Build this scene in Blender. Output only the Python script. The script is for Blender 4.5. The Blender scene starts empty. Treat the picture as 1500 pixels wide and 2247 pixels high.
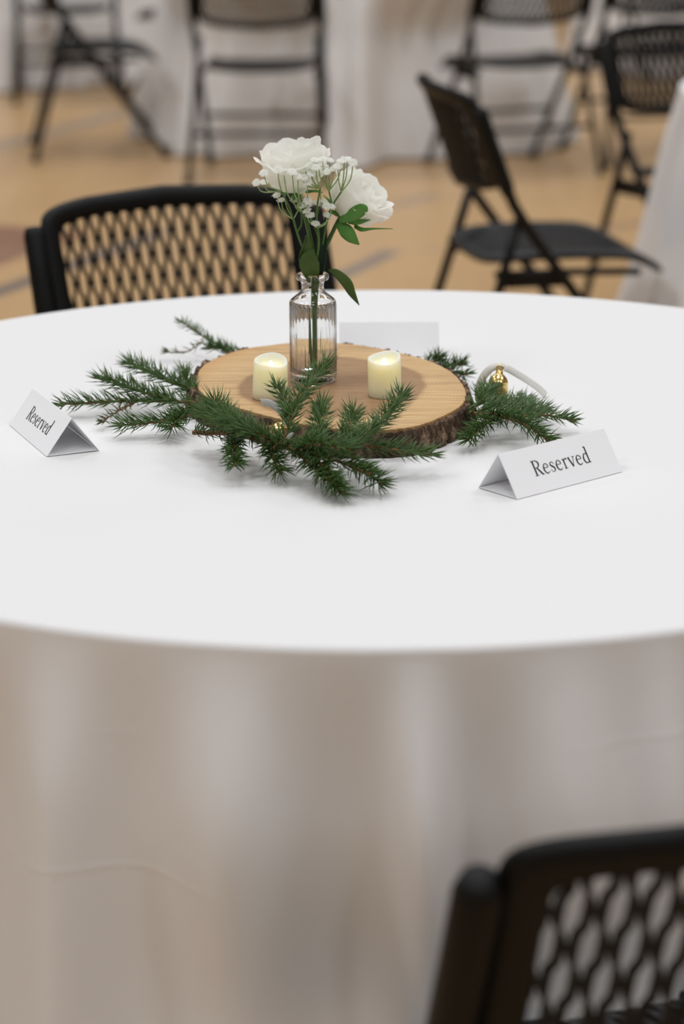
import bpy, math, random
from mathutils import Vector, Matrix
random.seed(7)
PI = math.pi
sc = bpy.context.scene
col = sc.collection

# ---------------------------------------------------------------- camera
PITCH, ROLL = math.radians(16.684), math.radians(-0.369)
cam = bpy.data.cameras.new('camera')
cam.sensor_fit = 'VERTICAL'; cam.sensor_height = 36.0; cam.lens = 85.0
cam.clip_start = 0.05; cam.clip_end = 200
co = bpy.data.objects.new('camera', cam); col.objects.link(co)
Rv = Vector((1, 0, 0)); Fv = Vector((0, math.cos(PITCH), -math.sin(PITCH))); Uv = Vector((0, math.sin(PITCH), math.cos(PITCH)))
cr, sr = math.cos(ROLL), math.sin(ROLL)
rb = Rv * cr + Uv * sr; ub = Uv * cr - Rv * sr
m = Matrix((rb, ub, -Fv)).transposed().to_4x4()
m.translation = Vector((0, 0, 1.451))
co.matrix_world = m
cam.dof.use_dof = True
cam.dof.focus_distance = 2.66
cam.dof.aperture_fstop = 3.7
sc.camera = co

# ---------------------------------------------------------------- world, lamps, exposure
sc.view_settings.view_transform = 'Standard'
sc.view_settings.look = 'None'
sc.view_settings.gamma = 1.0
sc.view_settings.use_curve_mapping = False
sc.view_settings.exposure = 0.0
w = bpy.data.worlds.new('world'); sc.world = w; w.use_nodes = True
bg = w.node_tree.nodes['Background']
bg.inputs[0].default_value = (1.0, 0.955, 0.92, 1); bg.inputs[1].default_value = 0.1
def area(name, loc, size, power, color=(.885, .94, 1.0)):
    l = bpy.data.lights.new(name, 'AREA'); l.shape = 'SQUARE'; l.size = size; l.energy = power; l.color = color
    o = bpy.data.objects.new(name, l); col.objects.link(o); o.location = loc
    return o
for gx in (-5.0, 0.0, 5.0):                     # gym ceiling lamps, 7.5 m up
    for gy in (-3.0, 2.5, 8.0, 13.5):
        area('ceiling_lamp', (gx, gy, 7.6), 1.6, 127)

sc.cycles.diffuse_bounces = 7; sc.cycles.transmission_bounces = 16; sc.cycles.max_bounces = 18

# ---------------------------------------------------------------- helpers
class MB:
    def __init__(s): s.v = []; s.f = []
    def grid(s, rows, close_u=False, close_v=False):
        """rows: list of equal-length lists of points"""
        b = len(s.v); n = len(rows[0]); mrows = len(rows)
        for r in rows: s.v.extend([tuple(p) for p in r])
        for i in range(mrows if close_v else mrows - 1):
            i2 = (i + 1) % mrows
            for j in range(n if close_u else n - 1):
                j2 = (j + 1) % n
                s.f.append((b + i * n + j, b + i * n + j2, b + i2 * n + j2, b + i2 * n + j))
        return b
    def cap(s, idx): s.f.append(tuple(idx))
    def tube(s, pts, rad, n=10, cap=True, ry=None, closed=False):
        pts = [Vector(p) for p in pts]; k = len(pts)
        if not isinstance(rad, (list, tuple)): rad = [rad] * k
        rows = []; up = None
        for i, p in enumerate(pts):
            if closed: t = pts[(i + 1) % k] - pts[i - 1]
            elif i == 0: t = pts[1] - p
            elif i == k - 1: t = p - pts[i - 1]
            else: t = (pts[i + 1] - p).normalized() + (p - pts[i - 1]).normalized()
            t.normalize()
            if up is None:
                up = Vector((0, 0, 1)) if abs(t.z) < .9 else Vector((1, 0, 0))
            a = up - t * up.dot(t)
            if a.length < 1e-6: a = t.orthogonal()
            a.normalize(); up = a; b2 = t.cross(a)
            rows.append([p + a * (math.cos(2 * PI * j / n) * rad[i]) + b2 * (math.sin(2 * PI * j / n) * rad[i] * (ry or 1)) for j in range(n)])
        b = s.grid(rows, close_u=True, close_v=closed)
        if cap and not closed:
            s.cap([b + j for j in range(n)][::-1]); s.cap([b + (k - 1) * n + j for j in range(n)])
    def lathe(s, prof, n=32, c=(0, 0, 0), fr=None, close=False):
        rows = []
        for (r, z) in prof:
            rows.append([(c[0] + (r * (fr(2 * PI * j / n, r, z) if fr else 1)) * math.cos(2 * PI * j / n),
                          c[1] + (r * (fr(2 * PI * j / n, r, z) if fr else 1)) * math.sin(2 * PI * j / n), c[2] + z) for j in range(n)])
        s.grid(rows, close_u=True, close_v=close)
    def box(s, c, d, rot=None):
        b = len(s.v)
        for sx in (-1, 1):
            for sy in (-1, 1):
                for sz in (-1, 1):
                    p = Vector((sx * d[0] / 2, sy * d[1] / 2, sz * d[2] / 2))
                    if rot: p = rot @ p
                    s.v.append(tuple(p + Vector(c)))
        for f in ((0, 1, 3, 2), (4, 6, 7, 5), (0, 4, 5, 1), (2, 3, 7, 6), (0, 2, 6, 4), (1, 5, 7, 3)):
            s.f.append(tuple(b + i for i in f))
    def mesh(s, name, mat, smooth=True):
        me = bpy.data.meshes.new(name); me.from_pydata(s.v, [], s.f); me.update()
        me.materials.append(mat)
        if smooth: me.polygons.foreach_set('use_smooth', [True] * len(me.polygons))
        return me
    def build(s, name, mat, parent=None, smooth=True, loc=None):
        o = bpy.data.objects.new(name, s.mesh(name, mat, smooth)); col.objects.link(o)
        if parent: o.parent = parent
        if loc: o.location = loc
        return o
def tag(o, label=None, cat=None, group=None, kind=None):
    if label: o['label'] = label
    if cat: o['category'] = cat
    if group: o['group'] = group
    if kind: o['kind'] = kind
    return o
def empty(name, loc=(0, 0, 0), rz=0.0):
    o = bpy.data.objects.new(name, None); col.objects.link(o); o.location = loc; o.rotation_euler = (0, 0, rz)
    o.empty_display_size = 0.05
    return o
def copy_tree(o, parent=None):
    c = o.copy(); col.objects.link(c); c.parent = parent
    for ch in list(o.children): copy_tree(ch, c)
    return c
def solid(o, t, offset=0):
    md = o.modifiers.new('thickness', 'SOLIDIFY'); md.thickness = t; md.offset = offset
    return o
def spline(pts, n):
    """Catmull-Rom through pts (tuples of any length), n samples per span"""
    P = [list(p) for p in pts]; out = []
    P = [[2 * a - b for a, b in zip(P[0], P[1])]] + P + [[2 * a - b for a, b in zip(P[-1], P[-2])]]
    for i in range(1, len(P) - 2):
        for k in range(n):
            t = k / n
            out.append(tuple(.5 * (2 * b + (c - a) * t + (2 * a - 5 * b + 4 * c - d) * t * t + (3 * b - a - 3 * c + d) * t ** 3)
                             for a, b, c, d in zip(P[i - 1], P[i], P[i + 1], P[i + 2])))
    out.append(tuple(P[-2]))
    return out
def sstep(a, b, x):
    t = min(1, max(0, (x - a) / (b - a))); return t * t * (3 - 2 * t)

# ---------------------------------------------------------------- materials
def mat(name, color, rough=.5, spec=.5, metal=0, **kw):
    m = bpy.data.materials.new(name); m.use_nodes = True
    b = m.node_tree.nodes['Principled BSDF']
    b.inputs['Base Color'].default_value = (*color, 1); b.inputs['Roughness'].default_value = rough
    b.inputs['Specular IOR Level'].default_value = spec; b.inputs['Metallic'].default_value = metal
    for k, v in kw.items(): b.inputs[k.replace('_', ' ')].default_value = v
    return m
class NT:
    def __init__(s, m): s.t = m.node_tree; s.b = s.t.nodes['Principled BSDF']
    def n(s, typ, **kw):
        x = s.t.nodes.new(typ)
        for k, v in kw.items(): setattr(x, k, v)
        return x
    def l(s, a, b): s.t.links.new(a, b)
    def val(s, sock, v):
        if hasattr(v, 'is_output') or hasattr(v, 'links'): s.l(v, sock)
        else: sock.default_value = v
    def math(s, op, a, b=None, c=None, clamp=False):
        x = s.n('ShaderNodeMath', operation=op, use_clamp=clamp); s.val(x.inputs[0], a)
        if b is not None: s.val(x.inputs[1], b)
        if c is not None: s.val(x.inputs[2], c)
        return x.outputs[0]
    def noise(s, vec, scale, detail=4, rough=.5, dist=0):
        x = s.n('ShaderNodeTexNoise'); s.l(vec, x.inputs['Vector'])
        x.inputs['Scale'].default_value = scale; x.inputs['Detail'].default_value = detail
        x.inputs['Roughness'].default_value = rough; x.inputs['Distortion'].default_value = dist
        return x.outputs[0]
    def mapping(s, vec, scale=(1, 1, 1), loc=(0, 0, 0), rot=(0, 0, 0)):
        x = s.n('ShaderNodeMapping'); s.l(vec, x.inputs[0]); x.inputs['Scale'].default_value = scale
        x.inputs['Location'].default_value = loc; x.inputs['Rotation'].default_value = rot
        return x.outputs[0]
    def ramp(s, fac, stops):
        x = s.n('ShaderNodeValToRGB'); s.l(fac, x.inputs[0]); e = x.color_ramp.elements
        while len(e) < len(stops): e.new(.5)
        for el, (p, c) in zip(e, stops): el.position = p; el.color = (*c, 1)
        return x.outputs[0]
    def mix(s, fac, a, b, blend='MIX'):
        x = s.n('ShaderNodeMix', data_type='RGBA', blend_type=blend); s.val(x.inputs[0], fac)
        for sock, v in ((x.inputs[6], a), (x.inputs[7], b)):
            if isinstance(v, tuple): sock.default_value = (*v, 1)
            else: s.l(v, sock)
        return x.outputs[2]
    def bump(s, h, strength, dist=.01):
        x = s.n('ShaderNodeBump'); s.l(h, x.inputs['Height']); x.inputs['Strength'].default_value = strength
        x.inputs['Distance'].default_value = dist; s.l(x.outputs[0], s.b.inputs['Normal'])
    def obj(s): return s.n('ShaderNodeTexCoord').outputs['Object']
M = {}
M['plastic'] = mat('black_plastic', (.0030, .0031, .0031), .50, .20)
M['seat_plastic'] = mat('seat_plastic', (.007, .0085, .0105), .40, .45)
M['steel'] = mat('black_steel', (.0035, .0035, .0035), .42, .22)
M['rubber'] = mat('rubber', (.005, .005, .005), .7, .3)
m = M['cloth'] = mat('white_cloth', (.80, .79, .785), .85, .15, Sheen_Weight=.1)
n = NT(m); oc = n.obj()
wv = n.noise(n.mapping(oc, (1, 1, .45)), 5, 3, .55); fine = n.noise(oc, 420, 2)
sp = n.n('ShaderNodeSeparateXYZ'); n.l(oc, sp.inputs[0])
cn = n.noise(n.mapping(oc, (1, 1, .1)), 2.2, 2); hgt = n.math('ADD', n.math('MULTIPLY', wv, 1.0), n.math('MULTIPLY', fine, .015))
for cz in (.545, .665):                                            # ironed-in fold creases
    dz = n.math('ABSOLUTE', n.math('SUBTRACT', sp.outputs[2], n.math('MULTIPLY_ADD', cn, .06, cz - .03)))
    ck = n.math('MULTIPLY', n.math('SUBTRACT', 1.0, n.math('DIVIDE', dz, .006, clamp=True)), n.ramp(n.noise(n.mapping(oc, (1, 1, .2), loc=(3, cz * 9, 0)), 5.0, 2), [(.50, (0, 0, 0)), (.72, (.10, .10, .10))]))
    hgt = n.math('ADD', hgt, ck)
n.bump(hgt, .28, .02)
m = M['floor'] = mat('gym_floor', (.5, .3, .13), .33, .45)
n = NT(m); oc = n.obj()
st = n.noise(n.mapping(oc, (14, .8, 1)), 1.0, 3, .6); st2 = n.noise(n.mapping(oc, (120, 3, 1)), 1.0, 2)
wood = n.mix(st, (.52, .32, .145), (.65, .425, .21)); wood = n.mix(n.math('MULTIPLY', st2, .25), wood, (.40, .22, .09))
def seg(p0, p1, half, c, fac, base):
    L = math.hypot(p1[0] - p0[0], p1[1] - p0[1]); t = ((p1[0] - p0[0]) / L, (p1[1] - p0[1]) / L)
    v = n.n('ShaderNodeVectorMath', operation='SUBTRACT'); n.l(oc, v.inputs[0]); v.inputs[1].default_value = (*p0, 0)
    def dot(a):
        d = n.n('ShaderNodeVectorMath', operation='DOT_PRODUCT'); n.l(v.outputs[0], d.inputs[0]); d.inputs[1].default_value = a
        return d.outputs['Value']
    du, dn = dot((*t, 0)), dot((-t[1], t[0], 0))
    k = n.math('MULTIPLY', n.math('LESS_THAN', n.math('ABSOLUTE', dn), half),
               n.math('MULTIPLY', n.math('GREATER_THAN', du, 0.0), n.math('LESS_THAN', du, L)))
    return n.mix(n.math('MULTIPLY', k, fac), base, c)
wood = seg((-1.9, 6.2), (-1.02, 8.27), .20, (.20, .075, .05), .8, wood)      # red painted area edge
wood = seg((-1.45, 6.2), (-.60, 8.19), .035, (.055, .075, .11), .85, wood)    # dark blue line
wood = seg((-.49, 6.2), (.17, 7.80), .033, (.12, .13, .15), .75, wood)
wood = seg((-.15, 8.22), (.36, 8.93), .030, (.25, .22, .21), .6, wood)
wood = seg((-2.2, 8.45), (-.60, 12.36), .05, (.27, .24, .23), .7, wood)
wood = seg((-3, 7.83), (.9, 7.83), .022, (.45, .30, .22), .5, wood)
wood = seg((.9, 8.2), (2.6, 9.3), .04, (.30, .18, .13), .6, wood)
n.l(wood, n.b.inputs['Base Color']); n.bump(st2, .03, .002)
m = M['paper'] = mat('white_card', (.94, .935, .945), .7, .2)
M['ink'] = mat('black_ink', (.012, .011, .012), .6, .2)
m = M['wood'] = mat('sawn_wood', (.6, .38, .18), .62, .25)
n = NT(m); oc = n.obj()
w1 = n.noise(oc, 9, 3, .5)
sep = n.n('ShaderNodeSeparateXYZ'); n.l(oc, sep.inputs[0])
px = n.math('SUBTRACT', sep.outputs[0], .006); py = n.math('MULTIPLY', n.math('ADD', sep.outputs[1], .012), .72)
rad = n.math('SQRT', n.math('ADD', n.math('MULTIPLY', px, px), n.math('MULTIPLY', py, py)))
rad = n.math('ADD', rad, n.math('MULTIPLY', n.math('SUBTRACT', w1, .5), .035))
ring = n.math('SINE', n.math('MULTIPLY', rad, 1500)); ring = n.math('MULTIPLY_ADD', ring, .5, .5)
saw = n.noise(n.mapping(oc, (9, 260, 1), rot=(0, 0, .10)), 1.0, 3, .65)
blot = n.noise(oc, 14, 4, .6)
sap = n.mix(blot, (.60, .385, .18), (.77, .53, .27)); heart = n.mix(blot, (.30, .175, .088), (.47, .30, .16))
c = n.mix(n.ramp(rad, [(.104, (1, 1, 1)), (.113, (0, 0, 0))]), sap, heart)
c = n.mix(n.ramp(rad, [(.100, (0, 0, 0)), (.1075, (.45, .45, .45)), (.1085, (0, 0, 0))]), c, (.24, .13, .06))
c = n.mix(n.math('MULTIPLY', ring, .16), c, (.32, .18, .085))
c = n.mix(n.ramp(saw, [(.47, (0, 0, 0)), (.66, (.72, .72, .72))]), c, (.30, .16, .07))
c = n.mix(n.ramp(rad, [(.150, (0, 0, 0)), (.172, (.4, .4, .4))]), c, (.50, .25, .08))
n.l(c, n.b.inputs['Base Color']); n.bump(saw, .25, .002)
m = M['bark'] = mat('bark', (.1, .06, .04), .9, .15)
n = NT(m); oc = n.obj()
a = n.noise(n.mapping(oc, (1, 1, .5)), 85, 5, .7); b = n.noise(oc, 24, 3, .6)
c = n.ramp(a, [(.32, (.014, .009, .007)), (.5, (.10, .06, .038)), (.64, (.36, .25, .165))])
c = n.mix(n.ramp(b, [(.42, (0, 0, 0)), (.62, (.7, .7, .7))]), c, (.03, .02, .014))
n.l(c, n.b.inputs['Base Color']); n.bump(a, .9, .004)
def green(name, c1, c2, scale, rough=.5, trans=0):
    m = mat(name, c1, rough, .35); n = NT(m); n.l(n.mix(n.noise(n.obj(), scale, 2), c1, c2), n.b.inputs['Base Color'])
    if trans: n.b.inputs['Subsurface Weight'].default_value = trans; n.b.inputs['Subsurface Radius'].default_value = (.002, .004, .001)
    return m
M['needle'] = green('spruce_needle', (.030, .080, .013), (.090, .165, .034), 45, .42)
M['needle_dry'] = green('dry_needle', (.09, .095, .045), (.14, .15, .07), 30, .6)
M['twig'] = green('twig_bark', (.13, .052, .022), (.28, .135, .06), 90, .8)
M['stem'] = green('stem_green', (.05, .12, .022), (.11, .21, .05), 40, .45)
M['pale_stem'] = green('pale_stem', (.22, .36, .11), (.40, .52, .25), 60, .5)
M['leaf'] = green('leaf_green', (.045, .095, .016), (.090, .155, .036), 50, .5)
M['bright_leaf'] = green('bright_leaf', (.06, .21, .03), (.13, .32, .07), 50, .5)
M['dark_leaf'] = green('dark_leaf', (.006, .02, .010), (.014, .04, .016), 50, .5)
def translucent(m, c, f):
    n = NT(m); t = n.n('ShaderNodeBsdfTranslucent'); t.inputs[0].default_value = (*c, 1); x = n.n('ShaderNodeMixShader'); x.inputs[0].default_value = f
    out = m.node_tree.nodes['Material Output']; n.l(n.b.outputs[0], x.inputs[1]); n.l(t.outputs[0], x.inputs[2]); n.l(x.outputs[0], out.inputs[0])
m = M['petal'] = mat('white_petal', (.98, .975, .945), .6, .2); translucent(m, (.985, .98, .93), .48)
n = NT(m); n.bump(n.noise(n.obj(), 120, 3), .06, .002)
M['floret'] = mat('white_floret', (.94, .95, .91), .6, .2); translucent(M['floret'], (.95, .96, .9), .35)
m = M['wax'] = mat('ivory_wax', (.99, .93, .67), .5, .35, Subsurface_Weight=.85, Subsurface_Scale=.03)
m.node_tree.nodes['Principled BSDF'].inputs['Subsurface Radius'].default_value = (1, .75, .35)
m = M['flame'] = mat('flame_tip', (1, .9, .7), .4); b = m.node_tree.nodes['Principled BSDF']
b.inputs['Emission Color'].default_value = (1, .86, .60, 1); b.inputs['Emission Strength'].default_value = 3.0
M['gold'] = mat('gold_metal', (.83, .62, .24), .22, .5, 1.0)
M['ribbon'] = mat('satin_ribbon', (.82, .81, .76), .38, .4)
m = M['glass'] = mat('clear_glass', (.985, .99, .99), .015, .5, Transmission_Weight=1.0, IOR=1.46)

# ---------------------------------------------------------------- the setting
fl = MB(); fl.box((0, 6, -.05), (22.4, 30.4, .1)); fo = fl.build('floor', M['floor'], smooth=False); tag(fo, 'honey coloured wooden gym floor with painted court lines', 'floor', kind='structure')
M['wall'] = mat('painted_wall', (.45, .44, .43), .8, .2)
M['ceiling'] = mat('white_ceiling', (.6, .6, .6), .9, .1)
for nm, c, d, mt, lb in (('wall_back', (0, 21.1, 4), (22.4, .2, 8), 'wall', 'pale painted gym wall behind the background tables'), ('wall_front', (0, -9.1, 4), (22.4, .2, 8), 'wall', 'pale painted gym wall behind the camera'),
                     ('wall_left', (-11.1, 6, 4), (.2, 30, 8), 'wall', 'pale painted gym wall on the left'), ('wall_right', (11.1, 6, 4), (.2, 30, 8), 'wall', 'pale painted gym wall on the right'),
                     ('ceiling', (0, 6, 8.1), (22.4, 30.4, .2), 'ceiling', 'white gym ceiling high above the tables')):
    k = MB(); k.box(c, d); tag(k.build(nm, M[mt], smooth=False), lb, nm.split('_')[0], kind='structure')

# ---------------------------------------------------------------- tables and cloths
TX, TY = .0392, 2.695
def tablecloth(c, label, seed, ridges=None, dents=(), R=.765, nphi=400, flare=.095, count=30, group=None):
    """round cloth draped to the floor; angles measured from the side facing -y, growing towards +x"""
    rnd = random.Random(seed)
    rg = list(ridges or [])
    lo = min([a for a, *_ in rg], default=-PI); hi = max([a for a, *_ in rg], default=-PI)
    a = hi + .2
    end = (lo + 2 * PI - .12) if rg else PI
    while a < end:
        rg.append((a, rnd.uniform(.035, .07), rnd.uniform(.6, 1.1), rnd.uniform(-.05, .05))); a += 2 * PI / count * rnd.uniform(.75, 1.3)
    prof = [(.02, 0), (.2, 0), (.4, 0), (.6, 0), (.70, 0), (.745, -.0001)]
    for k in range(7):
        g = k / 6 * PI / 2; prof.append((R - .008 + .008 * math.sin(g), -.008 + .008 * math.cos(g)))
    top = len(prof)
    H = .752
    for k in range(1, 41): prof.append((R, -.008 - (H - .020) * (k / 40) ** 1.15))
    rows = []
    for i, (r, z) in enumerate(prof):
        row = []
        t = 0 if i < top else (-z - .008) / (H - .020)
        for j in range(nphi):
            ph = 2 * PI * j / nphi - PI
            rr = r
            if t > 0:
                d = 0
                for (ra, rw, am, dr) in rg:
                    q = (ph - ra - dr * t + PI) % (2 * PI) - PI
                    ww = rw * (1 + .6 * t)
                    if abs(q) < ww * 3.2: d += am * math.exp(-(q / ww) ** 2)
                amp = .022 * sstep(0, .2, t) + .115 * t
                rr = r + flare * t ** .9 * .55 + amp * (d - .32)
                for (da, dw, dd, *ts) in dents:
                    q = (ph - da + PI) % (2 * PI) - PI
                    rr -= dd * math.exp(-(q / dw) ** 4) * (sstep(ts[0], ts[1], t) if ts else sstep(0, .38, t))
            row.append((c[0] + rr * math.sin(ph), c[1] - rr * math.cos(ph), H + z))
        rows.append(row)
    mb = MB(); b = mb.grid(rows, close_u=True)
    mb.cap([b + j for j in range(nphi)])
    o = mb.build('tablecloth', M['cloth']); tag(o, label, 'tablecloth', group)
    return o
main_ridges = [(-.62, .07, .9, .03), (-.385, .055, 1.0, .04), (-.185, .068, 1.15, .035), (.030, .036, 1.15, .03), (.200, .065, 1.05, .02), (.315, .04, .9, .0), (.45, .05, 1.0, .03)]
tablecloth((TX, TY), 'white round tablecloth under the wood slice centrepiece', 3, main_ridges, dents=((.15, .42, .05, .20, .50),), nphi=720, count=28)
GRP = 'white cloths on the background tables'
tablecloth((1.585, 5.83), 'white cloth on the table at the right edge, beside the side-on folding chair', 5, flare=.20, group=GRP)
tablecloth((.05, 10.45), 'white floor-length cloth behind the roses, widest cloth in the background', 6, flare=.22, dents=((.47, .34, .22), (-.50, .36, .22), (-1.2, .32, .11)), group=GRP)
tablecloth((-1.78, 13.0), 'white cloth at the far left behind two folding chairs', 8, flare=.16, dents=((.4, .4, .05),), group=GRP)
tablecloth((2.15, 13.3), 'white cloth at the far upper right behind the folding chairs', 9, flare=.16, group=GRP)

def make_table(c):
    t = empty('banquet_table', (*c, 0)); tag(t, 'round folding table under the white cloth and wood slice', 'table')
    k = MB(); k.lathe([(0.001, .722), (.755, .722), (.758, .735), (.755, .748), (.001, .748)], 64); k.build('tabletop', M['rubber'], t)
    for sx in (-1, 1):
        for sy in (-1, 1):
            k = MB(); k.tube([(sx * .30, sy * .34, .722), (sx * .32, sy * .36, 0)], .014); k.build('leg', M['steel'], t)
    return t
make_table((TX, TY))

# ---------------------------------------------------------------- folding chairs
def make_chair():
    root = empty('folding_chair')
    # backrest surface: u -1..1 across, v 0..1 up
    HW = .236
    def back(u, v, off=0):
        zb = .600 - .026 * (1 - u * u); zt = .821 - .016 * u * u
        z = zb + (zt - zb) * v
        y = -.150 - .36 * (z - .56) - .056 * (1 - u * u)
        return Vector((HW * u * (.97 + .03 * v), y, z)) + Vector((0, .94, .34)) * off
    def sup(a, n=11):
        c, s = math.cos(a), math.sin(a)
        return (math.copysign(abs(c) ** (2 / n), c), math.copysign(abs(s) ** (2 / n), s))
    rows = []; N = 112
    for k in range(N):
        cu, cv = sup(2 * PI * k / N)
        ou, ov = cu, .5 + .5 * cv
        iu = cu * .852; iv = .5 + (.362 if cv > 0 else .39) * cv
        ctr_u, ctr_v, hu, hv = (ou + iu) / 2, (ov + iv) / 2, (ou - iu) / 2, (ov - iv) / 2
        row = []
        for j in range(10):
            g = 2 * PI * j / 10; cg, sg = math.cos(g), math.sin(g)
            row.append(back(ctr_u + hu * cg, ctr_v + hv * cg, .0115 * sg))
        rows.append(row)
    mb = MB(); mb.grid(rows, close_u=True, close_v=True)
    fr = mb.build('backrest_frame', M['plastic'], root)
    # moulded web: zigzag strands that merge with alternate neighbours
    def web(surf, U, V0, V1, Lu, Lv, pitch, w, th, nrow, amp, bar):
        mb = MB(); ns = int(2 * U * Lu / pitch)
        def rowv(v): return max(-1, min(1, 2.4 * math.cos(PI * v * nrow)))
        xs = [(i - (ns - 1) / 2) * pitch for i in range(ns)]
        for i, x0 in enumerate(xs):
            K = nrow * 8; rws = []
            for k in range(K + 1):
                v = k / K
                if v < V0 or v > V1: continue
                u = (x0 + (1 if i % 2 else -1) * amp * rowv(v)) / Lu; hw = w / 2 / Lu
                rws.append([surf(u - hw, v, -th), surf(u + hw, v, -th), surf(u + hw, v, th), surf(u - hw, v, th)])
            mb.grid(rws, close_u=True)
        for r in range(nrow + 1):                                  # short bridges where neighbours meet
            v = r / nrow
            if v < V0 or v > V1: continue
            for i in range(ns - 1):
                lean = (1 if i % 2 else -1) * math.cos(PI * r)
                if lean < 0: continue
                x = (xs[i] + xs[i + 1]) / 2; h = (pitch / 2) / Lu; e = bar / 2 / Lv
                q8 = [surf(x / Lu + su * h, v + sv * e, so * th * .98) for so in (-1, 1) for su, sv in ((-1, -1), (1, -1), (1, 1), (-1, 1))]
                b = len(mb.v); mb.v += [tuple(t) for t in q8]
                mb.f += [(b, b + 3, b + 2, b + 1), (b + 4, b + 5, b + 6, b + 7)] + [(b + g, b + (g + 1) % 4, b + 4 + (g + 1) % 4, b + 4 + g) for g in range(4)]
        return mb
    wb = web(back, .90, .06, .94, HW, .225, .0137, .0052, .0028, 7, .0022, .0075)
    wb.build('backrest_mesh', M['plastic'], root, smooth=False)
    # seat
    SW = .212
    def seat(u, v, off=0):
        y = -.205 + .440 * v
        z = .422 + .016 * math.sin(PI * min(1, v * 1.02)) - .042 * max(0, v - .72) ** 2 / .0784 - .014 * (1 - u * u) * (1 - v) + .012 * (1 - v) ** 3
        return Vector((SW * u * (.96 + .04 * v), y, z + off))
    rows = []
    for k in range(N):
        cu, cv = sup(2 * PI * k / N, 6)
        ou, ov = cu, .5 + .5 * cv; iu, iv = cu * .85, .5 + .42 * cv
        row = []
        for j in range(10):
            g = 2 * PI * j / 10; cg, sg = math.cos(g), math.sin(g)
            row.append(seat((ou + iu) / 2 + (ou - iu) / 2 * cg, (ov + iv) / 2 + (ov - iv) / 2 * cg, .011 * sg))
        rows.append(row)
    mb = MB(); mb.grid(rows, close_u=True, close_v=True); mb.build('seat_frame', M['seat_plastic'], root)
    wb = web(seat, .90, .05, .95, SW, .415, .0137, .0088, .004, 13, .0014, .009); wb.build('seat_mesh', M['seat_plastic'], root, smooth=False)
    for s in (-1, 1):
        up = [(s * .242, -.229, .775), (s * .242, -.205, .70), (s * .243, -.150, .565), (s * .240, -.115, .51), (s * .238, .05, .285), (s * .236, .25, .012)]
        mb = MB(); mb.tube(up, .0125, 10); leg = mb.build('front_leg', M['steel'], root)
        mb = MB(); mb.tube([(s * .236, .236, .03), (s * .236, .259, 0)], .016, 10); mb.build('foot_cap', M['rubber'], leg)
        mb = MB(); mb.tube([(s * .246, -.2320, .780), (s * .246, -.228, .768), (s * .246, -.204, .70), (s * .246, -.168, .605), (s * .246, -.160, .585)], [.013, .0175, .0175, .0175, .013], 12)
        mb.build('side_sleeve', M['plastic'], root)
        mb = MB(); mb.tube([(s * .226, -.128, .545), (s * .232, -.165, .42), (s * .262, -.285, .012)], .0115, 10); leg = mb.build('rear_leg', M['steel'], root)
        mb = MB(); mb.tube([(s * .260, -.277, .03), (s * .263, -.289, 0)], .016, 10); mb.build('foot_cap', M['rubber'], leg)
        mb = MB(); mb.tube([(s * .224, -.185, .407), (s * .226, -.02, .407), (s * .222, .15, .40)], .009, 8, ry=1.4); mb.build('seat_rail', M['steel'], root)
        mb = MB(); mb.box((s * .231, -.10, .390), (.006, .15, .028)); mb.build('hinge_plate', M['steel'], root, smooth=False)
    mb = MB(); mb.tube([(-.248, -.232, .185), (.248, -.232, .185)], .009, 8); mb.build('stretcher', M['steel'], root)
    mb = MB(); mb.tube([(-.237, .10, .217), (.237, .10, .217)], .009, 8); mb.build('stretcher', M['steel'], root)
    return root
chair = make_chair()
def yaw(dx, dy): return math.atan2(-dx, dy)           # chair faces local +y
CH = [
 (-.170, 3.727, yaw(.42, -.907), 'black mesh-back folding chair pushed in behind the table, left of the vase'),
 (.240, 1.722, yaw(-.34, .94), 'black mesh-back folding chair nearest the camera, in the lower right corner'),
 (.485, 5.575, yaw(.98, .187), 'black folding chair seen side-on with its whole seat in view, right of the roses'),
 (1.047, 6.607, yaw(.5, -.866), 'black folding chair whose seat is hidden behind the right-hand tablecloth'),
 (-.300, 9.480, yaw(.06, 1), 'black folding chair seen squarely from behind against the cloth, above the vase chair'),
 (-.990, 10.120, yaw(1, .14), 'black folding chair at upper left, seen side-on facing right'),
 (-1.330, 12.020, yaw(-.12, 1), 'farthest black folding chair at upper left, standing at the far left cloth'),
 (.667, 9.560, yaw(-.38, .925), 'black folding chair turned left at the right end of the wide background cloth'),
 (1.230, 9.920, yaw(-.3, .95), 'black folding chair just behind and right of the one turned left'),
 (1.700, 12.250, yaw(.35, .93), 'black folding chair cropped by the top right corner, at the far right cloth'),
 (-.70, 11.9, yaw(-1, .5), 'black folding chair glimpsed in the gap between the two background cloths'),
]
for i, (x, y, r, lb) in enumerate(CH):
    o = chair if i == 0 else copy_tree(chair)
    o.location = (x, y, 0); o.rotation_euler = (0, 0, r)
    tag(o, lb, 'chair', 'black folding chairs')

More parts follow.
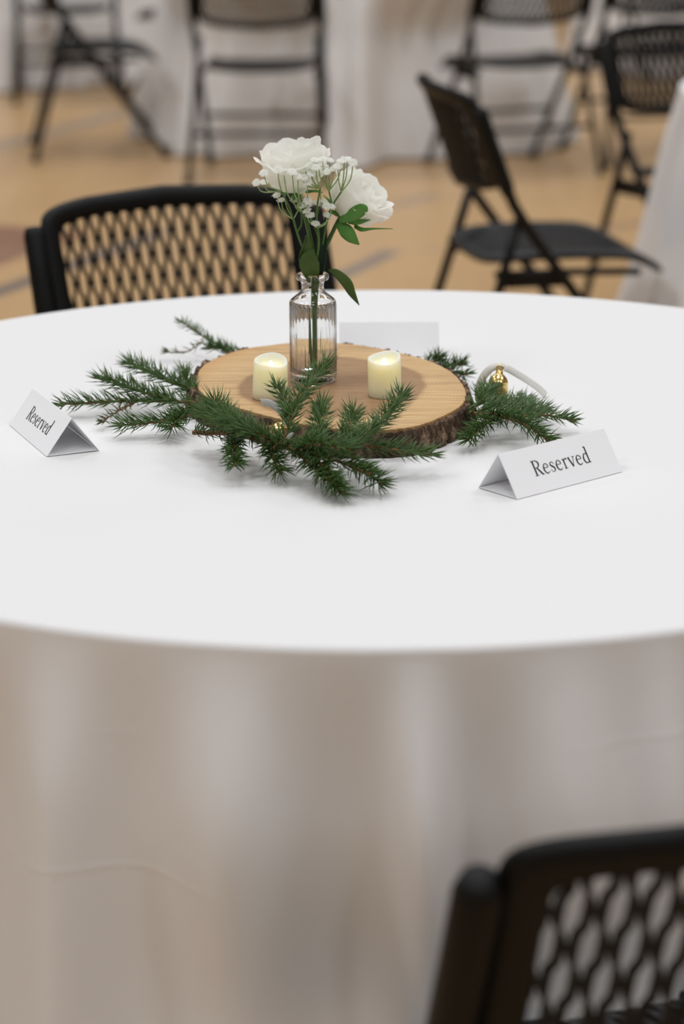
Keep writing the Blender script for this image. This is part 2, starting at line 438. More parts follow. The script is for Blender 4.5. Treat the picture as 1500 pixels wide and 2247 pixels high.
# ---------------------------------------------------------------- wood slice
T = .752                        # top of the cloth
SCX, SCY, ST = -.014, 2.759, .030
RIM = [(-.161, .045), (-.156, .097), (-.139, .143), (-.109, .187), (-.076, .207), (-.049, .218), (.014, .216), (.06, .188), (.094, .154), (.124, .115), (.148, .058), (.159, -.003), (.161, -.06), (.154, -.107), (.134, -.152), (.102, -.199), (.067, -.218), (.024, -.217), (-.019, -.2), (-.07, -.155), (-.098, -.124), (-.126, -.091), (-.148, -.052), (-.159, -.005)]
RIM = RIM[::-1]                 # counter-clockwise
loop = spline([RIM[-1]] + RIM + RIM[:2], 18)[18:18 + 24 * 18]
NL = len(loop)
rnd = random.Random(11)
furrow = []
k = 0
while k < NL:
    wdt = rnd.randint(5, 11); d = rnd.uniform(.35, 1)
    for q in range(min(wdt, NL - k)): furrow.append(d * math.sin(PI * (q + .5) / wdt) ** .6)
    k += wdt
furrow = furrow[:NL]
def inward(i, d, z):
    x, y = loop[i % NL]; r = math.hypot(x, y); f = (r - d) / r
    return (x * f, y * f, z)
sl = empty('wood_slice', (SCX, SCY, T)); tag(sl, 'oval wood slice with bark edge lying on the white tablecloth', 'wood slice')
rows = [[inward(i, .005, 0.001) for i in range(NL)], [inward(i, .0035 + .0012 * furrow[i], ST - .0006) for i in range(NL)], [inward(i, .0042 + .0012 * furrow[i], ST) for i in range(NL)]]
for f in (.75, .5, .25, .05): rows.append([(loop[i][0] * f * .97, loop[i][1] * f * .97, ST) for i in range(NL)])
mb = MB(); b = mb.grid(rows, close_u=True); mb.cap([b + 6 * NL + i for i in range(NL)]); mb.cap([b + i for i in range(NL)][::-1])
o = mb.build('wood_disc', M['wood'], sl)
md = o.modifiers.new('edge', 'EDGE_SPLIT'); md.split_angle = math.radians(40)
rows = []
for kz in range(9):
    z = kz / 8; row = []
    for i in range(NL):
        h = ST - .0030 + .0050 * (furrow[i] - .3) + .0008 * math.sin(i * 2.3)
        bump_ = .0075 * furrow[(i + int(2 * math.sin(z * 5 + i * .05))) % NL] + .0012 * math.sin(i * 1.7 + kz * 2.1)
        out = -.0005 - bump_ * (.55 + .45 * math.sin(PI * min(1, z * 1.1 + .05))) - .004 * (1 - z)
        row.append(inward(i, out, .0008 + z * (h - .0008)))
    rows.append(row)
rows.append([inward(i, .0045, rows[-1][i][2] - .002) for i in range(NL)])
mb = MB(); mb.grid(rows, close_u=True); mb.build('bark', M['bark'], sl)

# ---------------------------------------------------------------- spruce branches
TWIGS = {
 'left': [
  [(-0.166, 2.709, 0.772), (-0.221, 2.727, 0.770), (-0.269, 2.724, 0.770), (-0.323, 2.720, 0.768)],
  [(-0.172, 2.749, 0.774), (-0.204, 2.786, 0.780), (-0.253, 2.849, 0.785)],
  [(-0.192, 2.718, 0.772), (-0.232, 2.730, 0.780), (-0.280, 2.774, 0.784)],
  [(-0.237, 2.723, 0.770), (-0.258, 2.690, 0.766), (-0.271, 2.664, 0.762)],
  [(-0.165, 2.665, 0.770), (-0.204, 2.631, 0.770), (-0.244, 2.624, 0.768)],
  [(-0.176, 2.652, 0.775), (-0.183, 2.629, 0.772), (-0.189, 2.605, 0.770)],
  [(-0.170, 2.735, 0.772), (-0.179, 2.756, 0.780), (-0.185, 2.783, 0.790)],
 ],
 'backleft': [
  [(-0.120, 2.980, 0.764), (-0.161, 3.006, 0.776), (-0.204, 3.063, 0.790)],
  [(-0.175, 3.008, 0.778), (-0.195, 2.999, 0.766), (-0.220, 3.006, 0.764)],
  [(-0.131, 2.968, 0.765), (-0.148, 2.978, 0.774), (-0.163, 2.962, 0.780)],
 ],
 'low': [
  [(-0.163, 2.573, 0.772), (-0.113, 2.532, 0.780), (-0.052, 2.452, 0.786), (-0.014, 2.422, 0.784), (0.027, 2.388, 0.776)],
  [(-0.007, 2.456, 0.796), (0.048, 2.449, 0.786), (0.093, 2.461, 0.776)],
  [(-0.052, 2.459, 0.784), (-0.023, 2.397, 0.774), (-0.001, 2.363, 0.764)],
  [(-0.028, 2.424, 0.786), (-0.013, 2.388, 0.774), (-0.006, 2.373, 0.768)],
  [(-0.112, 2.517, 0.784), (-0.114, 2.473, 0.778), (-0.111, 2.434, 0.774)],
  [(-0.078, 2.502, 0.780), (-0.072, 2.460, 0.774), (-0.065, 2.435, 0.766)],
  [(0.010, 2.418, 0.780), (0.028, 2.402, 0.772), (0.039, 2.389, 0.765)],
  [(-0.043, 2.451, 0.786), (-0.028, 2.417, 0.800), (0.005, 2.399, 0.800)],
 ],
 'up': [
  [(-0.072, 2.459, 0.784), (-0.058, 2.464, 0.800), (-0.048, 2.492, 0.825), (-0.017, 2.565, 0.850)],
  [(-0.051, 2.469, 0.816), (-0.060, 2.507, 0.824), (-0.069, 2.531, 0.834)],
  [(0.008, 2.421, 0.794), (0.024, 2.445, 0.802), (0.047, 2.490, 0.810), (0.065, 2.528, 0.824)],
  [(-0.028, 2.424, 0.786), (-0.023, 2.439, 0.804), (-0.021, 2.502, 0.820)],
  [(-0.069, 2.470, 0.786), (-0.091, 2.465, 0.800), (-0.121, 2.490, 0.806), (-0.151, 2.554, 0.800)],
  [(-0.004, 2.427, 0.790), (0.008, 2.459, 0.806), (0.013, 2.495, 0.814)],
  [(-0.091, 2.465, 0.800), (-0.121, 2.502, 0.808), (-0.137, 2.531, 0.816)],
 ],
 'right': [
  [(0.137, 2.648, 0.774), (0.189, 2.611, 0.778), (0.230, 2.624, 0.776), (0.258, 2.633, 0.768)],
  [(0.169, 2.618, 0.780), (0.201, 2.569, 0.780), (0.223, 2.540, 0.770)],
  [(0.177, 2.627, 0.774), (0.157, 2.594, 0.772), (0.139, 2.560, 0.766)],
  [(0.155, 2.646, 0.776), (0.182, 2.671, 0.776), (0.213, 2.719, 0.768)],
  [(0.179, 2.617, 0.780), (0.206, 2.637, 0.778), (0.230, 2.680, 0.768)],
  [(0.151, 2.661, 0.776), (0.162, 2.678, 0.784), (0.172, 2.714, 0.784)],
 ],
 'backright': [
  [(0.102, 2.899, 0.764), (0.127, 2.890, 0.770), (0.146, 2.859, 0.780)],
  [(0.113, 2.898, 0.764), (0.131, 2.858, 0.770), (0.149, 2.848, 0.770)],
  [(0.103, 2.928, 0.764), (0.114, 2.922, 0.770), (0.121, 2.896, 0.780)],
 ],
}

def branch(key, label, specs, seed):
    rnd = random.Random(seed)
    p0 = TWIGS[key][0][0]
    root = empty('spruce_branch', (p0[0], p0[1], T)); tag(root, label, 'branch', 'spruce sprigs around the wood slice')
    org = Vector((p0[0], p0[1], T))
    for ti, path in enumerate(TWIGS[key]):
        dens, nl, r0, dry = specs.get(ti, specs.get('all'))
        pts = [Vector(p) - org for p in spline(path, 10)]
        # small natural wobble
        for q in range(1, len(pts) - 1): pts[q] = pts[q] + Vector((rnd.uniform(-1, 1), rnd.uniform(-1, 1), rnd.uniform(-1, 1))) * .0006
        k = len(pts)
        mb = MB(); mb.tube(pts, [r0 * (1 - .45 * q / (k - 1)) for q in range(k)], 7)
        tip = pts[-1]; d = (pts[-1] - pts[-2]).normalized()
        mb.tube([tip - d * .001, tip + d * .002, tip + d * .0045], [r0 * .9, r0 * 1.15, r0 * .3], 7)
        tw = mb.build('twig', M['twig'], root)
        # needles
        mb = MB(); L = sum((pts[q + 1] - pts[q]).length for q in range(k - 1)); cnt = int(L * 108 * dens)
        cum = [0]
        for q in range(k - 1): cum.append(cum[-1] + (pts[q + 1] - pts[q]).length)
        for c in range(cnt + 12):
            s = L * (c / cnt) if c < cnt else L
            if c < cnt: s = min(L, max(0, s + rnd.uniform(-.5, .5) * L / cnt))
            q = 0
            while q < k - 2 and cum[q + 1] < s: q += 1
            f = (s - cum[q]) / max(1e-6, cum[q + 1] - cum[q]); p = pts[q].lerp(pts[q + 1], min(1, f)); t = (pts[q + 1] - pts[q]).normalized()
            side = t.cross(Vector((0, 0, 1)))
            side = side.normalized() if side.length > .05 else Vector((1, 0, 0))
            up = side.cross(t)
            a = rnd.choice((-1, 1)) * abs(rnd.gauss(1.15, .65))
            if abs(a) > PI: a = rnd.uniform(-PI, PI)
            radial = up * math.cos(a) + side * math.sin(a)
            fwd = math.radians(rnd.gauss(56, 9)) if c < cnt else math.radians(rnd.uniform(8, 60))
            dr = t * math.cos(fwd) + radial * math.sin(fwd)
            ln = 1.22 * nl * rnd.uniform(.72, 1.12) * (1 if c < cnt else .85)
            curve = (t * .22 + Vector((0, 0, .04))) * ln
            w0 = .00068 * rnd.uniform(.85, 1.2)
            n1 = dr.orthogonal().normalized(); n2 = dr.cross(n1).normalized()
            mid = p + dr * ln * .55 + curve * .25; end = p + dr * ln + curve
            zmin = .0012
            base = Vector(p)
            for vv in (mid, end):
                if vv.z < zmin: vv.z = zmin + rnd.uniform(0, .0012)
            b = len(mb.v)
            for (pp, ww) in ((base, w0 * .8), (mid, w0)):
                for g in range(3):
                    an = 2 * PI * g / 3
                    mb.v.append(tuple(pp + n1 * (math.cos(an) * ww) + n2 * (math.sin(an) * ww)))
            mb.v.append(tuple(end))
            for g in range(3):
                g2 = (g + 1) % 3
                mb.f.append((b + g, b + g2, b + 3 + g2, b + 3 + g)); mb.f.append((b + 3 + g, b + 3 + g2, b + 6))
        nd = mb.build('needles', M['needle_dry'] if dry else M['needle'], tw); nd['kind'] = 'stuff'
    return root
branch('left', 'green spruce branch spreading left of the wood slice towards the small place card', {'all': (17, .0175, .0016, 0), 0: (13, .0165, .0022, 0), 3: (7, .010, .0012, 1), 5: (20, .017, .0018, 0), 6: (12, .015, .0012, 0)}, 21)
branch('backleft', 'sparse spruce sprig sticking out behind the wood slice at back left', {0: (8, .012, .0017, 0), 1: (4, .010, .0011, 1), 2: (24, .013, .0012, 0)}, 22)
branch('low', 'spruce branch lying on the cloth in front of the wood slice, brown tips pointing right', {'all': (19, .0175, .0017, 0), 0: (17, .018, .0026, 0), 1: (16, .0175, .0020, 0), 4: (22, .016, .0017, 0)}, 23)
branch('up', 'spruce branch rising over the front of the wood slice before the glass vase', {'all': (18, .0165, .0016, 0), 0: (15, .0165, .0022, 0), 1: (15, .0135, .0013, 0), 4: (22, .018, .0018, 0), 6: (24, .019, .0014, 0)}, 24)
branch('right', 'spruce branch lying right of the wood slice below the gold bell', {'all': (22, .017, .0017, 0), 0: (15, .0135, .0021, 0)}, 25)
branch('backright', 'spruce sprig peeking out behind the right rim of the wood slice', {'all': (16, .014, .0015, 0)}, 26)

# ---------------------------------------------------------------- glass vase
VX, VY, VZ = -.0325, 2.770, T + ST
va = empty('bud_vase', (VX, VY, VZ)); tag(va, 'ribbed clear glass bud vase holding the white roses', 'vase')
outer = [(.0235, 0), (.0262, .0015), (.0272, .005), (.0274, .009), (.0274, .030), (.0274, .060), (.0274, .091), (.0273, .0940), (.0268, .0962), (.0252, .0982), (.0195, .1028), (.0150, .1062), (.0132, .1085), (.0130, .1180), (.0148, .1200), (.0180, .1215), (.0193, .1240), (.0190, .1268), (.0170, .1285)]
inner = [(.0140, .1285), (.0122, .1265), (.0117, .122), (.0117, .112), (.0120, .1080), (.0180, .1022), (.0238, .0972), (.0254, .0915), (.0255, .060), (.0255, .020), (.0235, .0125), (.018, .0105), (.0004, .0100)]
NR = 34
def flute(a, r, z):
    k = sstep(.006, .012, z) * (1 - sstep(.088, .0965, z))
    return 1 + .021 * k * (abs(math.cos(a * NR / 2)) - .6)
full = [(.0004, .0012), (.0200, .0012)] + outer
rows = []
NS = NR * 8
for (r, z) in full: rows.append([(r * flute(2 * PI * j / NS, r, z) * math.cos(2 * PI * j / NS), r * flute(2 * PI * j / NS, r, z) * math.sin(2 * PI * j / NS), z) for j in range(NS)])
for (r, z) in inner: rows.append([(r * math.cos(2 * PI * j / NS), r * math.sin(2 * PI * j / NS), z) for j in range(NS)])
mb = MB(); b = mb.grid(rows, close_u=True); mb.cap([b + j for j in range(NS)][::-1]); mb.cap([b + (len(rows) - 1) * NS + j for j in range(NS)])
mb.build('glass_body', M['glass'], va)

# ---------------------------------------------------------------- roses and filler flowers (local grid unit about 0.54 mm, origin at vase foot)
U = 1 / 1848
def sk(px, py, d=0): return Vector(((px - 688) * U, d, (838 - py) * U - d * .205))
VO = Vector((VX, VY, VZ))
def leaf(pts, widths, side, name, material, parent, fold=.25, jag=0, thick=.0005):
    P = spline([tuple(p) for p in pts], 6); W = spline([(x,) for x in widths], 6); rows = []
    side = Vector(side).normalized(); K = len(P)
    for i in range(K):
        p = Vector(P[i]); t = (Vector(P[min(K - 1, i + 1)]) - Vector(P[max(0, i - 1)])).normalized()
        s = (side - t * side.dot(t)).normalized(); nrm = s.cross(t)
        w = max(.0002, W[i][0]) * (1 + jag * (.5 if i % 2 else -.5)); row = []
        for j in range(-3, 4):
            f = j / 3; row.append(p + s * (w * f) + nrm * (fold * w * f * f))
        rows.append(row)
    mb = MB(); mb.grid(rows); o = mb.build(name, material, parent); solid(o, thick); return o
def rose(center, axis, size, label, stem_pts, seed, spin=0):
    rnd = random.Random(seed)
    root = empty('white_rose', VO); tag(root, label, 'flower', 'white roses in the vase')
    ax = Vector(axis).normalized(); e1 = ax.orthogonal().normalized(); e2 = ax.cross(e1)
    def fr(r, a, h): return center + ax * h + (e1 * math.cos(a) + e2 * math.sin(a)) * r
    layers = [(3, .22, .9, .52, 1.25, .00, .02), (3, .42, 1.0, .56, 1.15, .03, .0), (4, .62, 1.15, .58, .98, .06, .0), (5, .78, 1.30, .56, .86, .10, -.02), (5, .88, 1.38, .44, .80, .20, -.05)]
    for li, (cnt, R, B, H, W, curl, drop) in enumerate(layers):
        for q in range(cnt):
            az = spin + 2 * PI * q / cnt + li * .7 + rnd.uniform(-.15, .15); hs = rnd.uniform(.93, 1.08); cs = curl * rnd.uniform(.7, 1.4); ruf = rnd.uniform(0, 6)
            rows = []
            for i in range(11):
                s = i / 10; row = []
                for j in range(11):
                    t = j / 5 - 1
                    wid = W * (.45 + .75 * math.sin(PI * min(1, s * .62 + .12)))
                    rr = R * (.22 + .78 * min(1, s / .55) ** .75) if s < .55 else R * (1 - .10 * math.sin(PI * (s - .55) / .45) * (1 if li < 3 else 0))
                    rr = R * (.22 + .78 * (1 - (1 - min(1, s / .6)) ** 2))
                    c = max(0, s - .62) / .38
                    rr += cs * c * c * (1 - .35 * t * t) + .02 * t * (.6 if li % 2 else -.6)
                    rr += .040 * math.sin(4.2 * t + ruf) * c + .018 * math.sin(9 * t + ruf * 2) * c
                    h = -B * .55 + (H + B * .55) * s * hs - cs * .55 * c ** 3
                    h -= .30 * (abs(t) ** 3.2) * s * (B * .9) ; h += .045 * math.sin(6 * t + ruf) * c
                    row.append(fr(rr * size, az + t * wid, (h + drop * s * .4) * size))
                rows.append(row)
            mb = MB(); mb.grid(rows); o = mb.build('petal', M['petal'], root)
    base = center - ax * size * .74
    mb = MB(); P = [base + ax * .006] + [Vector(p) for p in stem_pts]
    pts = spline([tuple(p) for p in P], 8); mb.tube(pts, [.0042 if i < 3 else .0026 for i in range(len(pts))], 8); mb.build('stem', M['stem'], root)
    for q in range(5):
        a = 2 * PI * q / 5 + spin; d = e1 * math.cos(a) + e2 * math.sin(a)
        leaf([base + ax * .002, base + d * size * .30 + ax * size * .00, base + d * size * .55 + ax * size * .02, base + d * size * .78 - ax * size * .04], [.002, .0050, .004, .0004], ax.cross(d), 'sepal', M['bright_leaf'], root)
    return root
r1 = rose(sk(652, 368, -.002), (-.12, -.16, 1), .041, 'larger upright white rose at the top left of the vase',
          [sk(672, 470, 0), sk(690, 560, 0), sk(690, 640, .002), sk(684, 750, .004), sk(680, 812, .006)], 31)
r2 = rose(sk(786, 438, .004), (.68, -.2, .66), .038, 'white rose leaning to the right of the vase',
          [sk(735, 505, .004), sk(704, 580, .002), sk(696, 640, 0), sk(692, 750, -.004), sk(694, 815, -.006)], 32, .5)
leaf([sk(722, 594, -.004), sk(738, 600, -.008), sk(760, 622, -.010), sk(772, 645, -.010), sk(788, 671, -.010)], [.0010, .0045, .0064, .0045, .0003], (.75, -.2, .6), 'leaf', M['leaf'], r2)
leaf([sk(690, 612, -.009), sk(684, 590, -.013), sk(682, 570, -.014), sk(690, 548, -.013)], [.006, .0105, .0105, .0010], (1, 0, .05), 'leaf', M['leaf'], r1, .5)
leaf([sk(704, 606, -.008), sk(709, 575, -.012), sk(712, 530, -.010), sk(718, 480, -.006)], [.003, .0050, .0050, .0008], (1, -.3, 0), 'leaf', M['dark_leaf'], r2)
leaf([sk(660, 575, -.008), sk(668, 558, -.012), sk(677, 536, -.012), sk(675, 518, -.010)], [.0006, .0050, .0055, .0006], (1, .4, -.2), 'leaf', M['leaf'], r1, .6)
leaf([sk(662, 588, 0), sk(668, 560, .004), sk(672, 530, .006)], [.003, .006, .0012], (1, .8, 0), 'leaf', M['dark_leaf'], r1)
leaf([sk(700, 604, .006), sk(700, 560, .008), sk(702, 490, .008)], [.003, .0062, .0012], (1, .5, 0), 'leaf', M['dark_leaf'], r2)
BL = M['bright_leaf']
leaf([sk(746, 488, -.016), sk(772, 478, -.032), sk(796, 466, -.040), sk(806, 470, -.041)], [.003, .0075, .0065, .0010], (.25, -.3, 1), 'sepal', BL, r2)
leaf([sk(742, 496, -.012), sk(758, 510, -.020), sk(772, 526, -.022), sk(788, 540, -.022)], [.003, .0085, .0070, .0008], (.8, -.3, .6), 'sepal', BL, r2)
leaf([sk(764, 492, -.014), sk(788, 492, -.022), sk(812, 487, -.022)], [.002, .0035, .0004], (.1, -.5, 1), 'sepal', BL, r2)
leaf([sk(778, 500, -.016), sk(794, 508, -.020), sk(820, 506, -.018), sk(860, 506, -.014)], [.003, .0028, .0012, .0003], (.1, -.4, 1), 'sepal', BL, r2)
# gypsophila
def z3(x, y): return (540 + x / 4.412, 290 + y / 4.412)
fm = MB()
for lay, (cnt, R, tilt) in enumerate(((13, .0054, .20), (10, .0042, .62), (7, .0026, 1.05))):
    for q in range(cnt):
        a = 2 * PI * q / cnt + lay * .3; da = PI / cnt * .80
        def pt(r, aa, hh): return (r * math.cos(aa), r * math.sin(aa), hh)
        h = math.tan(tilt * .8)
        b = len(fm.v)
        rr = R * (.92 + .16 * ((q * 7) % 5) / 5)
        fm.v += [pt(.0004, a, .0004 * lay), pt(rr * .75, a - da, rr * .75 * h * .55), pt(rr, a - da * .35, rr * h * .55), pt(rr * .86, a, rr * .86 * h * .55), pt(rr, a + da * .35, rr * h * .55), pt(rr * .75, a + da, rr * .75 * h * .55)]
        fm.f += [(b, b + 1, b + 2, b + 3), (b, b + 3, b + 4, b + 5)]
fm.lathe([(.0002, -.0022), (.0011, -.0016), (.0014, -.0002), (.0004, .0003)], 8)
floret_mesh = fm.mesh('floret', M['floret'], smooth=False)
SPR = [
 ('baby\'s breath sprig fanning out at the left under the larger rose',
  [(480, 860), (540, 1060), (640, 1300), (650, 1560), (640, 2150)], -.014,
  {(480, 860): [(400, 580), (330, 635), (370, 680), (560, 600)], (375, 600): [(150, 525), (215, 520), (220, 440), (350, 410)], (555, 790): [(490, 675), (555, 730), (480, 430), (530, 470), (400, 430)]}),
 ('baby\'s breath sprig in the middle, in front of the roses',
  [(710, 940), (716, 1100), (690, 1300), (670, 1560), (665, 2150)], -.020,
  {(710, 940): [(690, 905), (640, 825), (610, 785), (800, 825), (840, 745)], (610, 760): [(620, 690), (620, 735), (620, 520), (560, 600)], (735, 580): [(740, 715), (560, 440), (780, 380), (590, 480), (600, 400), (640, 370), (700, 390), (690, 320), (660, 440), (710, 700)], (730, 720): [(760, 690), (790, 740)]}),
 ('baby\'s breath sprig rising at the right between the two roses',
  [(880, 690), (800, 860), (740, 1200), (690, 1560), (690, 2150)], -.016,
  {(930, 610): [(960, 320), (1040, 350), (900, 380), (990, 310)], (815, 600): [(760, 310), (830, 320), (800, 430), (720, 350), (860, 400), (930, 330)]}),
]
for si, (lb, main, dep, nodes) in enumerate(SPR):
    rnd = random.Random(40 + si)
    root = empty('babys_breath', VO); tag(root, lb, 'flower', 'baby\'s breath in the vase')
    ms = [sk(*z3(*p), dep * (1 if i < 2 else (.45 if i < 3 else .15))) for i, p in enumerate(main)]
    pts = spline([tuple(p) for p in ms], 8)
    mb = MB(); mb.tube(pts, .0014, 7); mb.build('stem', M['stem'], root)
    top = ms[0]
    for nd_, fl_ in nodes.items():
        N0 = sk(*z3(*nd_), (dep if nd_[1] > 650 else -.030) + rnd.uniform(-.004, .004))
        if (N0 - top).length > .002:
            b0 = Vector(pts[5]) if nd_[1] > main[0][1] - 200 else top
            c = b0.lerp(N0, .5) + Vector((rnd.uniform(-.003, .003), rnd.uniform(-.003, .003), -.002))
            mb = MB(); mb.tube(spline([tuple(b0), tuple(c), tuple(N0)], 6), .0010, 6); mb.build('stem', M['stem'], root)
        else: N0 = top
        for q in fl_:
            F = sk(*z3(*q), (dep if q[1] > 560 else -.040) + rnd.uniform(-.012, .003))
            c = N0.lerp(F, .55) + Vector(((F.x - N0.x) * .22, rnd.uniform(-.003, .002), -abs(F.x - N0.x) * .18 - .001))
            P = spline([tuple(N0), tuple(c), tuple(F)], 7)
            mb = MB(); mb.tube(P, [.0008 - .0002 * i / (len(P) - 1) for i in range(len(P))], 6); mb.build('branchlet', M['pale_stem'], root)
            o = bpy.data.objects.new('floret', floret_mesh); col.objects.link(o); o.parent = root
            dirn = (Vector(P[-1]) - Vector(P[-2])).normalized() + Vector((0, -.5, .25)) + Vector((rnd.uniform(-.4, .4), rnd.uniform(-.4, .2), rnd.uniform(-.2, .4)))
            o.rotation_euler = dirn.to_track_quat('Z', 'Y').to_euler(); o.location = F; s_ = rnd.uniform(.95, 1.25); o.scale = (s_, s_, s_)

# ---------------------------------------------------------------- flameless candles
def candle(loc, label, r0, r1, H, ph, lean, seed):
    root = empty('votive_candle', loc); tag(root, label, 'candle', 'ivory flameless candles on the wood slice')
    n_ = 56
    def top(a): return H + .0040 * math.sin(a + ph) + .0012 * math.sin(2 * a + ph * 1.7)
    rows = []
    for (f, k) in ((.94, 0), (1, .03), (1, .25), (1, .5), (1, .75), (1, .955), (.975, .99), (.93, 1.0), (.86, .985), (.80, .93), (.76, .86)):
        row = []
        for j in range(n_):
            a = 2 * PI * j / n_; h = top(a) * k if k > .5 else H * k
            r = (r0 + (r1 - r0) * min(1, k)) * f
            row.append((r * math.cos(a) + lean[0] * k, r * math.sin(a) + lean[1] * k, h))
        rows.append(row)
    rows.append([(r1 * .4 * math.cos(2 * PI * j / n_) + lean[0], r1 * .4 * math.sin(2 * PI * j / n_) + lean[1], H * .80) for j in range(n_)])
    mb = MB(); b = mb.grid(rows, close_u=True); mb.cap([b + j for j in range(n_)][::-1]); mb.cap([b + (len(rows) - 1) * n_ + j for j in range(n_)])
    mb.build('wax_body', M['wax'], root)
    mb = MB(); mb.lathe([(.0001, H * .79), (.0034, H * .79), (.0040, H * .83), (.0034, H * .88), (.0022, H * .93), (.0010, H * .965), (.0002, H * .985)], 16, (lean[0], lean[1], 0))
    mb.build('flame_tip', M['flame'], root)
candle((-.0815, 2.690, VZ), 'ivory flameless candle left of the vase, half behind spruce needles', .0205, .0192, .0445, -.35, (.0015, 0), 1)
candle((.0500, 2.695, VZ), 'ivory flameless candle standing alone right of the vase', .0190, .0190, .0455, .35, (-.0008, 0), 2)

# ---------------------------------------------------------------- gold bells with ribbons
def ribbon(pts, width, side, parent):
    P = spline([tuple(p) for p in pts], 8); rows = []; K = len(P)
    for i in range(K):
        p = Vector(P[i]); t = (Vector(P[min(K - 1, i + 1)]) - Vector(P[max(0, i - 1)])).normalized(); s = t.cross(Vector(side)).normalized(); rows.append([p - s * width / 2, p, p + s * width / 2])
    mb = MB(); mb.grid(rows); o = mb.build('ribbon', M['ribbon'], parent); solid(o, .0004); return o
BELL = [(.0002, .0005), (.0085, .0008), (.0128, 0), (.0134, .0012), (.0122, .0045), (.0112, .010), (.0106, .016), (.0098, .0215), (.0102, .0225), (.0098, .0238), (.0082, .0275), (.0052, .0305), (.0036, .0318), (.0036, .0345), (.0020, .0358), (.0002, .0362)]
def bell(loc, rot, label):
    root = empty('gold_bell', loc); root.rotation_euler = rot; root.scale = (1.15, 1.15, 1.05); tag(root, label, 'bell', 'small gold bells with white ribbons')
    mb = MB(); mb.lathe(BELL, 40); mb.build('bell_body', M['gold'], root)
    mb = MB(); mb.tube([(.0034 * math.cos(2 * PI * k / 14), 0, .0375 + .0034 * math.sin(2 * PI * k / 14)) for k in range(14)], .0009, 7, closed=True); mb.build('loop', M['gold'], root)
    return root
b1 = bell((.180, 2.728, .7655), (-.12, .10, 0), 'small gold bell on the spruce branch right of the wood slice')
ribbon([(.0045, .002, .0385), (-.002, .003, .0400), (-.010, .005, .0345), (-.0165, .008, .022), (-.0175, .012, .006), (-.013, .016, -.004)], .0085, (.35, .9, -.35), b1)
ribbon([(.0045, .002, .0385), (.0085, .005, .0375), (.0175, .014, .0325), (.029, .027, .0255), (.045, .048, .0145), (.0565, .065, .0040)], .0085, (0, .9, -.42), b1)
b2 = bell((-.076, 2.560, .768), (.95, .5, .2), 'small gold bell mostly buried in spruce before the left candle')
ribbon([(.0, .001, .040), (-.006, .006, .046), (-.016, .010, .047), (-.024, .014, .040), (-.029, .016, .030)], .0085, (.1, .8, -.6), b2)
ribbon([(.0, .001, .040), (.003, -.004, .044), (.001, -.010, .040), (-.003, -.012, .030)], .0075, (.5, .8, 0), b2)

# ---------------------------------------------------------------- folded place cards
GL = {
 'R': (1.18, [[(.27, 0, .15), (.27, 1.5, .15)], [(.04, .03, .05), (.52, .03, .05)], [(.04, 1.47, .05), (.5, 1.47, .05)], [(.3, 1.47, .05), (.62, 1.45, .07), (.88, 1.28, .13), (.90, 1.05, .15), (.76, .83, .09), (.5, .76, .05), (.3, .76, .05)], [(.52, .78, .10), (.72, .50, .15), (.98, .10, .15), (1.18, .02, .05)]]),
 'e': (.86, [[(.14, .58, .05), (.70, .58, .05)], [(.70, .58, .07), (.68, .80, .09), (.46, .97, .06), (.24, .86, .10), (.12, .52, .14), (.20, .16, .12), (.46, .02, .08), (.74, .16, .05)]]),
 's': (.70, [[(.56, .72, .05), (.52, .90, .05), (.34, .97, .06), (.16, .88, .08), (.13, .72, .12), (.30, .56, .14), (.48, .43, .14), (.54, .24, .12), (.44, .07, .07), (.28, .02, .05), (.10, .12, .05), (.06, .30, .05)]]),
 'r': (.72, [[(.25, .02, .13), (.25, .95, .13)], [(.06, .03, .05), (.48, .03, .05)], [(.05, .93, .05), (.25, .95, .07)], [(.27, .70, .05), (.38, .90, .06), (.54, .96, .10), (.66, .88, .13)]]),
 'v': (.92, [[(.14, .96, .14), (.46, .02, .14)], [(.46, .02, .06), (.78, .96, .06)], [(0, .97, .05), (.32, .97, .05)], [(.60, .97, .05), (.92, .97, .05)]]),
 'd': (.98, [[(.72, .02, .13), (.72, 1.62, .13)], [(.52, 1.60, .05), (.72, 1.62, .07)], [(.72, .03, .05), (.92, .05, .05)], [(.70, .80, .05), (.52, .96, .07), (.28, .88, .10), (.13, .50, .14), (.22, .14, .12), (.42, .03, .08), (.58, .08, .06), (.70, .22, .05)]]),
}
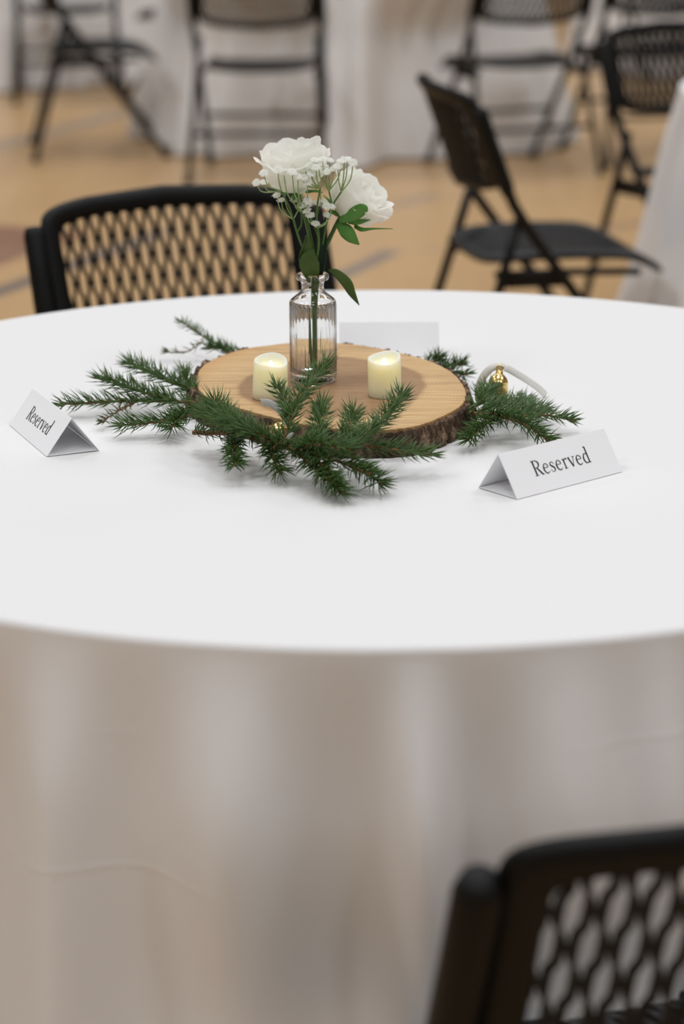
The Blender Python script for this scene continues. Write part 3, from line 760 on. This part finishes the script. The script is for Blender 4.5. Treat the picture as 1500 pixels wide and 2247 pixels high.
def word_mesh(text, xh):
    mb = MB(); x = 0
    total = sum(GL[c][0] + .06 for c in text) - .06
    for c in text:
        adv, strokes = GL[c]
        for st_ in strokes:
            P = spline(st_, 8) if len(st_) > 2 else st_; K = len(P); rows = []
            for i in range(K):
                ax_, ay = P[max(0, i - 1)][:2]; bx, by = P[min(K - 1, i + 1)][:2]
                tx, ty = bx - ax_, by - ay; L = math.hypot(tx, ty) or 1; nx, ny = -ty / L, tx / L; h = P[i][2] * .5 * 1.08
                rows.append([((P[i][0] + nx * h + x - total / 2) * xh, (P[i][1] + ny * h - .6) * xh, 0), ((P[i][0] - nx * h + x - total / 2) * xh, (P[i][1] - ny * h - .6) * xh, 0)])
            mb.grid(rows)
        x += adv + .06
    return mb
def card(p0, p1, depth, H, label, xh=.0112, text=True, tshift=0):
    """p0 -> p1: bottom edge of the printed face, left to right for a reader in front of it"""
    p0, p1 = Vector((*p0, 0)), Vector((*p1, 0)); d = (p1 - p0); L = d.length; d.normalize(); back_ = Vector((-d.y, d.x, 0))
    root = empty('place_card', (p0.x, p0.y, T), math.atan2(d.y, d.x)); tag(root, label, 'place card', 'folded reserved cards')
    th = .0004
    def sheet(name, quad, par=root):
        mb = MB(); K = 6
        q = [Vector(x) for x in quad]
        rows = [[q[0].lerp(q[1], i / K).lerp(q[3].lerp(q[2], i / K), j / K) for i in range(K + 1)] for j in range(K + 1)]
        mb.grid(rows); o = mb.build(name, M['paper'], par, smooth=False); solid(o, th); return o
    f = sheet('front_panel', [(0, 0, .0006), (L, 0, .0006), (L, depth / 2, H), (0, depth / 2, H)])
    sheet('back_panel', [(0, depth, .0006), (L, depth, .0006), (L, depth / 2, H), (0, depth / 2, H)])
    sheet('base_flap', [(0, .001, .0010), (L, .001, .0010), (L, depth * .96, .0016), (0, depth * .96, .0016)])
    if text:
        o = word_mesh('Reserved', xh).build('lettering', M['ink'], f, smooth=False)
        sl_ = Vector((0, depth / 2, H)).normalized(); nr = Vector((1, 0, 0)).cross(sl_)
        mt = Matrix((Vector((1, 0, 0)), sl_, nr)).transposed().to_4x4()
        mt.translation = Vector((L / 2 + tshift, 0, 0)) + sl_ * (Vector((0, depth / 2, H)).length * .50) + nr * .0008
        o.matrix_local = mt
    return root
card((.179, 2.371), (.298, 2.473), .057, .0425, 'white folded place card reading Reserved, front right of the wood slice')
card((-.381, 2.688), (-.322, 2.548), .060, .0405, 'white folded place card reading Reserved at the far left, text seen at a slant')
card((.126, 3.075), (-.002, 3.075), .055, .040, 'white folded place card seen from its blank back behind the wood slice')
